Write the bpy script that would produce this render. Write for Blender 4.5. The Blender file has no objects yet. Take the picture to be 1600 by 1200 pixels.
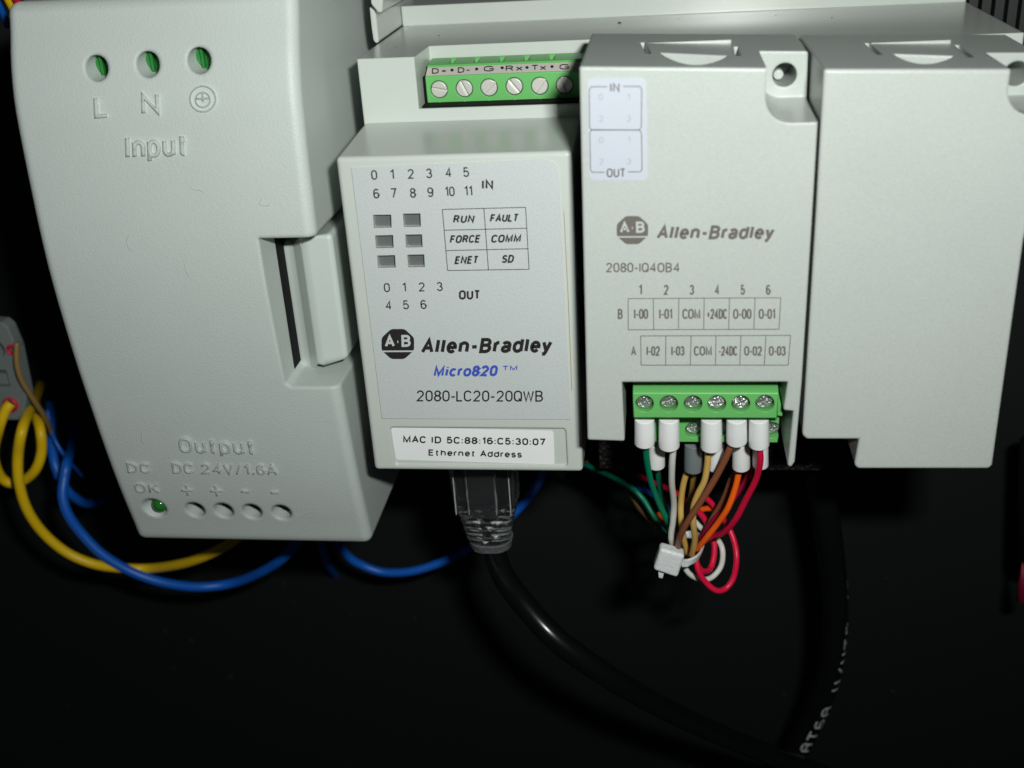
import bpy, bmesh, math, random
from mathutils import Vector, Matrix
random.seed(7)
# ------------------------------------------------------------------ camera
# units: 1 = 1 cm.  X along the mounting rail, Z up, Y away from the viewer; the black panel is the plane Y = 0
F = (849*3700 - 234*235) ** .5                      # focal length in pixels of the 1600x1200 photograph
Yv = Vector((234, 849, -F)).normalized()
Zv = Vector((-235, 3700, F)).normalized()
Xv = Yv.cross(Zv)
RM = Matrix((Xv, Yv, Zv))
CAM = Vector((0, -24.6, 16))
C = bpy.context.scene.collection
cd = bpy.data.cameras.new('camera'); cam = bpy.data.objects.new('camera', cd); C.objects.link(cam)
cam.matrix_world = Matrix.Translation(CAM) @ RM.to_4x4()
cd.sensor_width = 36; cd.lens = F/1600*36; cd.clip_start = .5; cd.clip_end = 500
cd.dof.use_dof = True; cd.dof.focus_distance = 18.3; cd.dof.aperture_fstop = .24
S = bpy.context.scene
S.camera = cam
# ------------------------------------------------------------------ light
W = bpy.data.worlds.new('World'); S.world = W; W.use_nodes = True
W.node_tree.nodes['Background'].inputs[0].default_value = (.75, .85, 1, 1)
W.node_tree.nodes['Background'].inputs[1].default_value = .009
ld = bpy.data.lights.new('camera_flash', 'AREA'); lo = bpy.data.objects.new('camera_flash', ld); C.objects.link(lo)
ld.shape = 'RECTANGLE'; ld.size = 1.3; ld.size_y = .7; ld.energy = 3150; ld.spread = math.radians(158); ld.color = (.965, 1, .96)
lo.location = CAM + Vector((2.5, 0.2, 2.2))
lo.rotation_euler = (Vector((-5.0, 17, -2.4))).to_track_quat('-Z', 'Y').to_euler()
S.view_settings.view_transform = 'Standard'; S.view_settings.look = 'None'
S.view_settings.exposure = 0; S.view_settings.gamma = 1
S.render.engine = 'CYCLES'
S.cycles.max_bounces = 10; S.cycles.transmission_bounces = 8; S.cycles.use_denoising = True

# ------------------------------------------------------------------ photograph pixel -> place
def ray(px, py): return RM @ Vector((px-800, 600-py, -F))
def P(px, py, d):
    v = ray(px, py); return CAM + v*(d/v.y)
def PX(px, py, x):
    v = ray(px, py); return CAM + v*((x-CAM.x)/v.x)
def PZ(px, py, z):
    v = ray(px, py); return CAM + v*((z-CAM.z)/v.z)
def D(d): return CAM.y + d                           # distance in front of the camera -> Y
def Zc(z): return CAM.z + z

# ------------------------------------------------------------------ materials
def lin(r, g, b):
    f = lambda c: (c/255/12.92 if c/255 <= .04045 else ((c/255+.055)/1.055)**2.4)
    return (f(r), f(g), f(b), 1)
def plastic(name, col, rough=.5, grain=0, strength=.2, dist=.01, edge=0, spec=.5, coat=0, mottling=.04, dirt=0, speck=0, **kw):
    m = bpy.data.materials.new(name); m.use_nodes = True; nt = m.node_tree; N = nt.nodes; L = nt.links
    b = N['Principled BSDF']; tc = N.new('ShaderNodeTexCoord')
    if len(col) == 3: col = (*col, 1)
    b.inputs['Roughness'].default_value = rough
    b.inputs['Specular IOR Level'].default_value = spec
    b.inputs['Coat Weight'].default_value = coat; b.inputs['Coat Roughness'].default_value = .15
    for k, v in kw.items(): b.inputs[k.replace('_', ' ')].default_value = v
    nz = N.new('ShaderNodeTexNoise'); nz.inputs['Scale'].default_value = .7; nz.inputs['Detail'].default_value = 6
    L.new(tc.outputs['Object'], nz.inputs['Vector'])
    mx = N.new('ShaderNodeMix'); mx.data_type = 'RGBA'
    mx.inputs[6].default_value = tuple(c*(1-mottling) for c in col[:3])+(1,)
    mx.inputs[7].default_value = tuple(min(1, c*(1+mottling)) for c in col[:3])+(1,)
    L.new(nz.outputs[0], mx.inputs[0]); out = mx.outputs[2]
    if speck:
        n3 = N.new('ShaderNodeTexNoise'); n3.inputs['Scale'].default_value = 42; n3.inputs['Detail'].default_value = 3; n3.inputs['Roughness'].default_value = .8
        L.new(tc.outputs['Object'], n3.inputs['Vector'])
        r3 = N.new('ShaderNodeMapRange'); r3.inputs[1].default_value = .3; r3.inputs[2].default_value = .7
        r3.inputs[3].default_value = 1-speck; r3.inputs[4].default_value = 1+speck; L.new(n3.outputs[0], r3.inputs[0])
        m3 = N.new('ShaderNodeVectorMath'); m3.operation = 'SCALE'; L.new(out, m3.inputs[0]); L.new(r3.outputs[0], m3.inputs['Scale']); out = m3.outputs[0]
    if dirt:
        n2 = N.new('ShaderNodeTexNoise'); n2.inputs['Scale'].default_value = 9; n2.inputs['Detail'].default_value = 3
        n2.inputs['Roughness'].default_value = .7; L.new(tc.outputs['Object'], n2.inputs['Vector'])
        rp = N.new('ShaderNodeMapRange'); rp.inputs[1].default_value = .70; rp.inputs[2].default_value = .78
        rp.inputs[4].default_value = dirt; L.new(n2.outputs[0], rp.inputs[0])
        m2 = N.new('ShaderNodeMix'); m2.data_type = 'RGBA'; m2.inputs[7].default_value = (.10, .085, .06, 1)
        L.new(rp.outputs[0], m2.inputs[0]); L.new(out, m2.inputs[6]); out = m2.outputs[2]
    L.new(out, b.inputs['Base Color'])
    nrm = None
    if edge:
        bv = N.new('ShaderNodeBevel'); bv.samples = 6; bv.inputs[0].default_value = edge; nrm = bv.outputs[0]
    if grain:
        g = N.new('ShaderNodeTexNoise'); g.inputs['Scale'].default_value = grain; g.inputs['Detail'].default_value = 2
        L.new(tc.outputs['Object'], g.inputs['Vector'])
        bp = N.new('ShaderNodeBump'); bp.inputs['Strength'].default_value = strength; bp.inputs['Distance'].default_value = dist
        L.new(g.outputs[0], bp.inputs['Height'])
        if nrm: L.new(nrm, bp.inputs['Normal'])
        nrm = bp.outputs[0]
    if nrm: L.new(nrm, b.inputs['Normal'])
    return m
M = {}
M['psu'] = plastic('supply_plastic', (.545, .595, .57), .5, 30, .5, .01, .09, speck=.03)
M['case'] = plastic('case_plastic', (.555, .595, .555), .24, 18, .08, .006, .05, dirt=.12)
M['module'] = plastic('module_plastic', (.475, .51, .485), .3, 50, .6, .006, .05, dirt=.04, speck=.07)
M['plate'] = plastic('label_film', (.54, .575, .575), .42, 40, .45, .008, .01, speck=.1)
M['latch'] = plastic('latch_plastic', (.56, .62, .585), .4, 20, .1, .006, .05)
M['green'] = plastic('green_terminal', (.13, .45, .125), .38, 20, .1, .004, .02)
M['green_dark'] = plastic('deep_green_terminal', (.02, .20, .035), .4)
M['strip'] = plastic('marking_strip', (.66, .62, .57), .5)
M['ink'] = plastic('black_ink', (.018, .016, .016), .5)
M['ink_soft'] = plastic('grey_ink', (.135, .12, .11), .5)
M['ink_faint'] = plastic('pale_ink', (.33, .34, .38), .5)
M['ink_blue'] = plastic('blue_ink', (.05, .09, .48), .5)
M['sticker'] = plastic('white_sticker', (.86, .87, .88), .35)
M['sticker_blue'] = plastic('bluish_sticker', (.50, .53, .60), .5)
M['window'] = plastic('smoked_window', (.14, .15, .148), .25, mottling=.4)
M['steel'] = plastic('zinc_screw', (.66, .65, .60), .36, 40, .5, .004, .01, Metallic=.35)
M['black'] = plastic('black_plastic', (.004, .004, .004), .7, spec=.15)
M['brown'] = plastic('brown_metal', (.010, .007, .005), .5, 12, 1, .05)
M['sleeve'] = plastic('white_sleeve', (.92, .92, .92), .35, edge=.02)
M['sleeve_grey'] = plastic('grey_sleeve', (.20, .23, .24), .35, edge=.02)
M['tie'] = plastic('cable_tie_nylon', (.86, .88, .89), .35, 15, .5, .02, .03, Transmission_Weight=.1)
M['cable'] = plastic('black_cable_jacket', (.004, .0045, .0045), .24, 8, .05, .01)
M['print'] = plastic('cable_print', (.92, .95, .98), .5)
M['lint'] = plastic('lint_fibre', (.41, .44, .42), .8)
M['dust'] = plastic('dust_grain', (.05, .045, .04), .8)
M['cone_red'] = plastic('connector_red', (.22, .004, .03), .5)
M['led'] = plastic('green_led', (.02, .16, .025), .12)
M['terminal_grey'] = plastic('terminal_block_plastic', (.20, .235, .23), .5, edge=.03)
M['red_collar'] = plastic('red_collar', (.62, .02, .05), .4)
M['clear'] = plastic('clear_polycarbonate', (.95, .97, .97), .03, 6, .6, .03, 0, mottling=0, Transmission_Weight=.985, IOR=1.6)
M['clear_bright'] = plastic('clear_rib_and_glint', (.85, .88, .88), .14, 9, .6, .03, 0, mottling=0, Transmission_Weight=.55, IOR=1.5)  # paler, less clear plastic for the ribs and the painted glints
M['clear_rim'] = plastic('clear_collar', (.9, .93, .93), .06, 9, .8, .04, 0, mottling=0, Transmission_Weight=.9, IOR=1.5)
def wire_mat(n, c): M[n] = plastic('wire_'+n, c, .38, 6, .1, .01, spec=.4)
wire_mat('w_green', (.0, .23, .12)); wire_mat('w_white', (.72, .72, .66)); wire_mat('w_yellow', (.72, .46, .12))
wire_mat('w_ochre', (.35, .20, .04)); wire_mat('w_brown', (.26, .085, .04)); wire_mat('w_orange', (.95, .13, .008))
wire_mat('w_red', (.74, .008, .055)); wire_mat('w_crimson', (.42, .005, .05)); wire_mat('w_navy', (.02, .06, .35))
wire_mat('y_thick', (.85, .55, .008)); wire_mat('b_thick', (.006, .115, .56)); wire_mat('w_tan', (.30, .19, .07))
# panel: satin black sheet with a few dust specks
pm = plastic('black_panel', (.0045, .006, .0065), .6, 14, .3, .01)
nt = pm.node_tree; vo = nt.nodes.new('ShaderNodeTexVoronoi'); vo.inputs['Scale'].default_value = 1.1
tc = [n for n in nt.nodes if n.type == 'TEX_COORD'][0]; nt.links.new(tc.outputs['Object'], vo.inputs['Vector'])
mr = nt.nodes.new('ShaderNodeMapRange'); mr.inputs[1].default_value = .035; mr.inputs[2].default_value = .02; mr.inputs[4].default_value = .5
nt.links.new(vo.outputs['Distance'], mr.inputs[0])
mm = nt.nodes.new('ShaderNodeMix'); mm.data_type = 'RGBA'; mm.inputs[7].default_value = (.12, .12, .13, 1)
bs = nt.nodes['Principled BSDF']; src = bs.inputs['Base Color'].links[0].from_socket
nt.links.new(mr.outputs[0], mm.inputs[0]); nt.links.new(src, mm.inputs[6]); nt.links.new(mm.outputs[2], bs.inputs['Base Color'])
M['panel'] = pm

# ------------------------------------------------------------------ object helpers
def link(name, me, mat, parent=None, label=None):
    o = bpy.data.objects.new(name, me); C.objects.link(o)
    if mat and not me.materials: me.materials.append(M[mat] if isinstance(mat, str) else mat)
    if parent: o.parent = parent; o.matrix_parent_inverse = Matrix.Translation(-parent.location)
    if label: o['label'] = label
    return o
def thing(name, label, cat, loc, group=None):
    o = bpy.data.objects.new(name, None); C.objects.link(o); o.location = loc; o.empty_display_size = .5
    o['label'] = label; o['category'] = cat
    if group: o['group'] = group
    return o
def mesh(vs, fs, smooth=False):
    me = bpy.data.meshes.new('m'); me.from_pydata([tuple(v) for v in vs], [], fs)
    bm = bmesh.new(); bm.from_mesh(me); bmesh.ops.recalc_face_normals(bm, faces=bm.faces); bm.to_mesh(me); bm.free()
    if smooth: me.shade_smooth()
    return me
def loft(layers, cap=True):
    n = len(layers[0]); vs = [v for l in layers for v in l]; fs = []
    for k in range(len(layers)-1):
        for i in range(n):
            j = (i+1) % n; fs.append((k*n+i, k*n+j, (k+1)*n+j, (k+1)*n+i))
    if cap: fs.append(tuple(range(n))[::-1]); fs.append(tuple((len(layers)-1)*n+i for i in range(n)))
    return mesh(vs, fs)
def prism_y(pts, y0, y1):      # outline in X, Z; pushed along Y
    return loft([[Vector((x, y, z)) for x, z in pts] for y in (y0, y1)])
def prism_x(pts, x0, x1):      # profile in Y, Z; pushed along X
    return loft([[Vector((x, y, z)) for y, z in pts] for x in (x0, x1)])
def px_outline(pts, d): return [(P(x, y, d).x, P(x, y, d).z) for x, y in pts]
def box(x0, x1, y0, y1, z0, z1): return prism_y([(x0, z0), (x1, z0), (x1, z1), (x0, z1)], y0, y1)
def cyl(c, r0, r1, y0, y1, n=40, sz=1):
    return loft([[Vector((c[0]+r*math.cos(a), y, c[1]+sz*r*math.sin(a))) for a in [2*math.pi*i/n for i in range(n)]] for r, y in ((r0, y0), (r1, y1))])
def finish(o, cuts=(), bevel=0, seg=3, ang=40, bang=30):
    """round the edges, cut the recesses, and keep the outcome as an ordinary mesh with clean normals"""
    if bevel:
        b = o.modifiers.new('b', 'BEVEL'); b.width = bevel; b.segments = seg; b.limit_method = 'ANGLE'; b.angle_limit = math.radians(bang)
    tmp = []
    for c in cuts:
        t = bpy.data.objects.new('cut', c); C.objects.link(t); tmp.append(t)
        t.parent = None
        m = o.modifiers.new('c', 'BOOLEAN'); m.object = t; m.operation = 'DIFFERENCE'; m.solver = 'EXACT'
    bpy.context.view_layer.update()
    dg = bpy.context.evaluated_depsgraph_get()
    me = bpy.data.meshes.new_from_object(o.evaluated_get(dg))
    o.modifiers.clear()
    for t in tmp: bpy.data.objects.remove(t)
    o.data = me; me.shade_smooth(); me.set_sharp_from_angle(angle=math.radians(ang))
    w = o.modifiers.new('w', 'WEIGHTED_NORMAL'); w.keep_sharp = True; w.weight = 90
    return o
def catmull(pts, sub=8):
    p = [Vector(q) for q in pts]; p = [p[0]*2-p[1]] + p + [p[-1]*2-p[-2]]; out = []
    for i in range(1, len(p)-2):
        for k in range(sub):
            t = k/sub; a, b, c, d = p[i-1:i+3]
            out.append(.5*((2*b)+(c-a)*t+(2*a-5*b+4*c-d)*t*t+(3*b-a-3*c+d)*t**3))
    out.append(p[-2]); return out
def tube_mesh(path, r, n=14):
    up = None; rings = []
    for i, q in enumerate(path):
        t = (path[min(i+1, len(path)-1)]-path[max(i-1, 0)]).normalized()
        if up is None: up = t.orthogonal().normalized()
        up = (up-t*up.dot(t)).normalized(); s = t.cross(up)
        rr = r[i] if isinstance(r, list) else r
        rings.append([q+(up*math.cos(a)+s*math.sin(a))*rr for a in [2*math.pi*k/n for k in range(n)]])
    me = loft(rings); me.shade_smooth(); return me
def path(pts, sub=8): return catmull([P(*p) for p in pts], sub)
def local(o_me, loc):
    o_me.transform(Matrix.Translation(-Vector(loc)))
    return o_me

# ------------------------------------------------------------------ lettering
def E(cx, cy, rx, ry, a0, a1, n=9):
    return [(cx+rx*math.cos(math.radians(a0+(a1-a0)*k/n)), cy+ry*math.sin(math.radians(a0+(a1-a0)*k/n))) for k in range(n+1)]
def oval(w, y0=0, y1=1, x=0, k=.62):
    rx = w/2; ry = (y1-y0)/2*k
    p = E(x+rx, y1-ry, rx, ry, 0, 180)+E(x+rx, y0+ry, rx, ry, 180, 360); return p+[p[0]]
XH = .74
# each glyph: (width, strokes) on a cap height of 1
GL = {' ': (.22, []),
 '0': (.56, [oval(.56)]), '1': (.24, [[(0, .8), (.24, 1), (.24, 0)]]),
 '2': (.56, [E(.28, .72, .28, .28, 170, -32)+[(0, 0), (.56, 0)]]), '3': (.56, [E(.27, .755, .25, .245, 165, -90), E(.27, .265, .29, .265, 90, -165)]),
 '4': (.6, [[(.44, 0), (.44, 1), (0, .29), (.6, .29)]]), '5': (.56, [[(.5, 1), (.09, 1), (.04, .5)]+E(.27, .32, .29, .32, 125, -160)]),
 '6': (.56, [oval(.56, 0, .6, 0, 1), [(0, .3)]+E(.29, .62, .29, .38, 180, 38)]), '7': (.54, [[(0, 1), (.54, 1), (.2, 0)]]),
 '8': (.56, [oval(.48, .52, 1, .04, 1), oval(.56, 0, .52, 0, 1)]), '9': (.56, [oval(.56, .4, 1, 0, 1), [(.56, .7)]+E(.27, .38, .29, .38, 0, -142)]),
 'A': (.68, [[(0, 0), (.34, 1), (.68, 0)], [(.12, .34), (.56, .34)]]),
 'B': (.6, [[(.32, .53), (0, .53), (0, 1), (.3, 1)]+E(.32, .765, .24, .235, 80, -80)+[(.32, .53)], [(0, .53), (0, 0), (.3, 0)]+E(.32, .265, .28, .265, -80, 90)]),
 'C': (.62, [E(.32, .68, .32, .32, 25, 180)+E(.32, .32, .32, .32, 180, 335)]),
 'D': (.62, [[(.2, 1), (0, 1), (0, 0), (.2, 0)]+E(.26, .34, .36, .34, -80, 0)+E(.26, .66, .36, .34, 0, 90)+[(.2, 1)]]),
 'E': (.52, [[(.52, 1), (0, 1), (0, 0), (.52, 0)], [(0, .53), (.48, .53)]]), 'F': (.5, [[(.5, 1), (0, 1), (0, 0)], [(0, .52), (.45, .52)]]),
 'G': (.66, [E(.33, .68, .33, .32, 30, 180)+E(.33, .32, .33, .32, 180, 330)+[(.64, .46), (.36, .46)]]),
 'H': (.62, [[(0, 0), (0, 1)], [(.62, 0), (.62, 1)], [(0, .53), (.62, .53)]]), 'I': (.0, [[(0, 0), (0, 1)]]),
 'K': (.62, [[(0, 0), (0, 1)], [(.58, 1), (0, .4)], [(.2, .6), (.62, 0)]]), 'L': (.5, [[(0, 1), (0, 0), (.5, 0)]]),
 'M': (.74, [[(0, 0), (0, 1), (.37, .08), (.74, 1), (.74, 0)]]), 'N': (.62, [[(0, 0), (0, 1), (.62, 0), (.62, 1)]]),
 'O': (.66, [oval(.66)]), 'P': (.56, [[(0, 0), (0, 1), (.3, 1)]+E(.3, .735, .26, .265, 80, -90)+[(0, .47)]]), 'Q': (.66, [oval(.66), [(.4, .25), (.68, -.02)]]),
 'R': (.6, [[(0, 0), (0, 1), (.32, 1)]+E(.32, .755, .25, .245, 80, -90)+[(0, .51)], [(.36, .5), (.6, 0)]]),
 'S': (.58, [E(.29, .75, .27, .25, 20, 250)+E(.29, .26, .29, .26, 75, -160)]), 'T': (.58, [[(0, 1), (.58, 1)], [(.29, 1), (.29, 0)]]),
 'U': (.6, [[(0, 1), (0, .3)]+E(.3, .3, .3, .3, 180, 360)+[(.6, 1)]]), 'V': (.64, [[(0, 1), (.32, 0), (.64, 1)]]), 'W': (.92, [[(0, 1), (.23, 0), (.46, .92), (.69, 0), (.92, 1)]]),
 'a': (.5, [E(.25, XH-.2, .24, .2, 160, 10)+[(.48, .0)], [(.48, .42), (.2, .38)]+E(.2, .19, .2, .19, 100, 270)+[(.36, .03), (.48, .17)]]),
 'c': (.48, [E(.26, XH/2, .26, XH/2, 42, 318, 14)]), 'd': (.52, [oval(.52, 0, XH, 0, .8), [(.52, 1), (.52, 0)]]),
 'e': (.52, [[(.02, XH/2), (.51, XH/2)]+E(.26, XH/2, .26, XH/2, 8, 318, 16)]), 'h': (.5, [[(0, 0), (0, 1)], [(0, .4)]+E(.25, XH-.25, .25, .25, 170, 0)+[(.5, 0)]]),
 'i': (.0, [[(0, 0), (0, XH)], [(0, .9), (0, 1)]]), 'l': (.0, [[(0, 0), (0, 1)]]), 'n': (.5, [[(0, 0), (0, XH)], [(0, .4)]+E(.25, XH-.25, .25, .25, 170, 0)+[(.5, 0)]]),
 'o': (.54, [oval(.54, 0, XH, 0, .8)]), 'p': (.52, [oval(.52, 0, XH, 0, .8), [(0, XH), (0, -.26)]]), 'r': (.24, [[(0, 0), (0, XH)], [(0, .42)]+E(.26, XH-.26, .26, .26, 175, 85)]),
 's': (.46, [E(.23, XH*.74, .21, XH*.26, 20, 250)+E(.23, XH*.26, .23, XH*.26, 75, -160)]), 't': (.3, [[(.1, .95), (.1, .14)]+E(.22, .14, .12, .14, 180, 280), [(0, XH), (.28, XH)]]),
 'u': (.5, [[(0, XH), (0, .26)]+E(.25, .26, .25, .26, 190, 350), [(.5, XH), (.5, 0)]]), 'x': (.5, [[(0, XH), (.5, 0)], [(.5, XH), (0, 0)]]),
 'y': (.5, [[(0, XH), (.26, 0)], [(.5, XH), (.22, -.12)]+[(.14, -.25), (.0, -.26)]]),
 '-': (.34, [[(0, .4), (.34, .4)]]), '+': (.5, [[(0, .42), (.5, .42)], [(.25, .67), (.25, .17)]]), '/': (.36, [[(0, -.05), (.36, 1.05)]]),
 '.': (.04, [[(-.03, .02), (.09, .02)]]), ':': (.0, [[(0, .0), (0, .16)], [(0, .54), (0, .7)]]), '·': (.08, [[(0, .42), (.08, .42)]])}
GAP = .17
def ribbon(pts_, w):
    """left and right edges of a pen stroke w wide"""
    closed = len(pts_) > 3 and (Vector(pts_[0])-Vector(pts_[-1])).length < 1e-4
    p = [Vector(q) for q in pts_]
    if closed: p = p[:-1]
    q = [p[0]]
    for v in p[1:]:
        if (v-q[-1]).length > 1e-3: q.append(v)
    p = q; n = len(p); Lr = []; Rr = []
    for i in range(n):
        a = p[i-1] if (i or closed) else None; b = p[(i+1) % n] if (i < n-1 or closed) else None
        d0 = (p[i]-a).normalized() if a is not None else None; d1 = (b-p[i]).normalized() if b is not None else None
        if d0 is None: m = Vector((-d1.y, d1.x)); k = 1
        elif d1 is None: m = Vector((-d0.y, d0.x)); k = 1
        else:
            m = Vector((-(d0.y+d1.y), d0.x+d1.x)); m = m.normalized() if m.length > 1e-5 else Vector((-d0.y, d0.x))
            k = min(1/max(m.dot(Vector((-d0.y, d0.x))), .25), 2.2)
        Lr.append(p[i]+m*k*w/2); Rr.append(p[i]-m*k*w/2)
    return Lr, Rr, closed
def text_geo(s, p0, p1, h, surf, slant=0, up=None, weight=0, off=.004, raise_=0):
    """lettering whose baseline runs from pixel p0 to p1 with capitals h pixels high, laid on a surface"""
    pen = (.135+weight*2.4)*h; up = up or (0, -1)
    adv = []; x = 0
    unit = .135+weight*2.4; bear = lambda c: .035 if c in 'AVWTyx7L-' else (.06 if c in 'oceOCGQSsapd035689r' else .095)
    for k, ch in enumerate(s):
        w, st_ = GL[ch]; adv.append(x); gap = unit+bear(ch)+(bear(s[k+1]) if k+1 < len(s) else 0); x += w+gap
        if ch == ' ': x -= unit*.6
    total = max(x-gap, 1e-6); P0 = Vector(p0); D_ = Vector(p1)-P0; Ld = D_.length; D_ = D_/Ld
    sc = (Ld-pen)/total if total > 1e-4 else 0
    sh = slant*h/2*0
    vs = []; fs = []; q = 0
    for ch, ax in zip(s, adv):
        for stroke in GL[ch][1]:
            pp = []
            for gx, gy in stroke:
                u = pen/2+(ax+gx)*sc if total > 1e-4 else Ld/2
                v = pen/2+gy*(h-pen)
                pp.append((P0.x+D_.x*u+up[0]*v+slant*v-slant*h*.3, P0.y+D_.y*u+up[1]*v))
            Lr, Rr, closed = ribbon(pp, pen); n = len(Lr); q += 1; st = (q % 5)*.0004
            if raise_:
                b = len(vs)
                for a_, b_ in zip(Lr, Rr):
                    ca = a_.lerp(b_, .14); cb_ = b_.lerp(a_, .14)
                    vs += [surf(a_.x, a_.y, off), surf(ca.x, ca.y, off+raise_+st), surf(cb_.x, cb_.y, off+raise_+st), surf(b_.x, b_.y, off)]
                for i in range(n if closed else n-1):
                    j = (i+1) % n
                    for k in range(3): fs.append((b+i*4+k, b+i*4+k+1, b+j*4+k+1, b+j*4+k))
                if not closed: fs += [(b, b+1, b+2, b+3), tuple(b+(n-1)*4+k for k in (3, 2, 1, 0))]
            else:
                b = len(vs)
                for a_, b_ in zip(Lr, Rr): vs += [surf(a_.x, a_.y, off+st), surf(b_.x, b_.y, off+st)]
                for i in range(n if closed else n-1):
                    j = (i+1) % n; fs.append((b+2*i, b+2*i+1, b+2*j+1, b+2*j))
    return vs, fs
def text_c(s, c, w, h, surf, slope=0, **k):
    """the same, centred on pixel c"""
    x, y = c; return text_geo(s, (x-w/2, y+h/2-slope*-w/2*-1), (x+w/2, y+h/2+slope*w/2), h, surf, **k)
def line_geo(a, b, w, surf, off=.004):
    a = Vector(a); b = Vector(b); n = (b-a).normalized(); n = Vector((-n.y, n.x))*w/2
    return [surf(q.x, q.y, off) for q in (a-n, b-n, b+n, a+n)], [(0, 1, 2, 3)]
def poly_geo(pts, surf, off=.004): return [surf(x, y, off) for x, y in pts], [tuple(range(len(pts)))]
def print_obj(name, geos, mat, parent, label=None):
    if name == 'printed_lettering' and len(geos) > 1:
        return [print_obj(name, [g], mat, parent) for g in geos][0]
    vs = []; fs = []
    for v, f in geos:
        n = len(vs); vs += v; fs += [tuple(i+n for i in q) for q in f]
    me = bpy.data.meshes.new('print'); me.from_pydata([tuple(v) for v in vs], [], fs)
    # make every printed face look at the viewer
    bm = bmesh.new(); bm.from_mesh(me); bmesh.ops.recalc_face_normals(bm, faces=bm.faces)
    bm.to_mesh(me); bm.free()
    return link(name, me, mat, parent, label)
def plane_surf(d): return lambda x, y, off=0: P(x, y, d-off)
def round_rect(q, r, n=5):
    """q: four pixel corners in order, r: corner radii"""
    out = []
    for i in range(4):
        c = Vector(q[i]); a = Vector(q[i-1]); b = Vector(q[(i+1) % 4]); rr = r[i] if isinstance(r, (list, tuple)) else r
        if rr <= 0: out.append(tuple(c)); continue
        ua = (a-c).normalized()*rr; ub = (b-c).normalized()*rr
        for k in range(n+1):
            t = k/n*math.pi/2; out.append(tuple(c+ua*(1-math.sin(t))+ub*(1-math.cos(t))))
    return out

# ------------------------------------------------------------------ screw
def screw_mesh(r=.13, deep=.05, slot=.024):
    vs = []; fs = []
    def add(me):
        n = len(vs); vs.extend(v.co.copy() for v in me.vertices); fs.extend(tuple(i+n for i in p.vertices) for p in me.polygons)
    add(cyl((0, 0), r, r, deep, .35, 32))
    for s in (1, -1):
        a0 = math.asin(slot/r); ang = [a0+(math.pi-2*a0)*k/14 for k in range(15)]
        o1 = [(r*math.cos(a), s*r*math.sin(a)) for a in ang]; k = .88
        o2 = [(x*k, s*(slot+(abs(z)-slot)*k)) for x, z in o1]
        add(loft([[Vector((x, deep+.001, z)) for x, z in o1], [Vector((x, .012, z)) for x, z in o1], [Vector((x, 0, z)) for x, z in o2]]))
    return mesh(vs, fs)
SC = screw_mesh()
def screw(c, ang, parent, scale=1, tilt=0):
    o = bpy.data.objects.new('screw', SC); C.objects.link(o)
    if not SC.materials: SC.materials.append(M['steel'])
    o.location = c; o.rotation_euler = (tilt, math.radians(ang), 0); o.scale = (scale,)*3; o.parent = parent
    o.matrix_parent_inverse = Matrix.Translation(-parent.location) if parent.parent is None else Matrix.Translation(-parent.parent.location)
    return o
def sub(o, part):              # a sub-part under a part (whose own origin is the world's origin)
    o.parent = part; o.matrix_parent_inverse = part.matrix_parent_inverse.copy(); return o
def part(name, me, mat, parent, label=None): return link(name, me, mat, parent, label)
def subpart(name, me, mat, part_, label=None):
    o = link(name, me, mat, None, label); o.parent = part_; 
    o.matrix_parent_inverse = Matrix.Identity(4); return o
SC2 = SC.copy()
M['steel_worn'] = plastic('worn_zinc_screw', (.55, .56, .55), .28, 22, 1, .03, .01, Metallic=.85)
def screw_on(c, ang, part_, scale=1, tilt=0):
    if not SC.materials: SC.materials.append(M['steel']); SC2.materials.append(M['steel_worn'])
    o = bpy.data.objects.new('screw', SC if scale == 1 else SC2); C.objects.link(o)
    o.location = c; o.rotation_euler = (tilt, math.radians(ang), 0); o.scale = (scale,)*3; o.parent = part_
    return o

# ================================================================== black panel
pan = link('panel', mesh([(-60, 0, -50), (60, 0, -50), (60, 0, 60), (-60, 0, 60)], [(0, 1, 2, 3)]), 'panel')
pan['kind'] = 'structure'; pan['label'] = 'matt black back panel behind the devices'

M['dust_spot'] = plastic('pale_dust', (.022, .021, .026), .9)
for x, y, rr in ((258, 986, .07), (299, 1000, .08), (360, 1057, .08), (272, 1043, .05), (459, 941, .04), (384, 1014, .02), (445, 911, .05), (724, 917, .02), (937, 1018, .02), (984, 992, .015), (1174, 990, .02), (402, 1162, .02), (1118, 1180, .03), (1105, 1192, .02), (1443, 763, .015), (1504, 890, .015)):
    q = P(x, y, 24.6); n_ = 9
    me = mesh([(q.x+rr*random.uniform(.5, 1)*math.cos(2*math.pi*k/n_), -.012, q.z+rr*random.uniform(.5, 1)*math.sin(2*math.pi*k/n_)) for k in range(n_)]+[(q.x, -.02, q.z)], [(k, (k+1) % n_, n_) for k in range(n_)])
    part('dust_spot', me, 'dust_spot', pan)
# ================================================================== power supply
KP = .91           # the supply stands a little nearer than a first reading of its width gave
XL, XR = CAM.x-10.714*KP, CAM.x-5.756*KP
prof = [(-1.2, 18.75), (-1.55, 18.42), (-2.127, 18.1), (-2.989, 17.727), (-3.62, 17.629), (-4.647, 17.55), (-5.716, 17.48), (-6.559, 17.49),
        (-7.925, 17.60), (-9.28, 17.78), (-10.55, 17.98), (-11.557, 18.2), (-12.387, 18.42)]
def psu_d(z):
    if z >= prof[0][0]: return prof[0][1]
    for (z0, d0), (z1, d1) in zip(prof, prof[1:]):
        if z >= z1: t = (z-z0)/(z1-z0); return d0+(d1-d0)*t
    return prof[-1][1]
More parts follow.
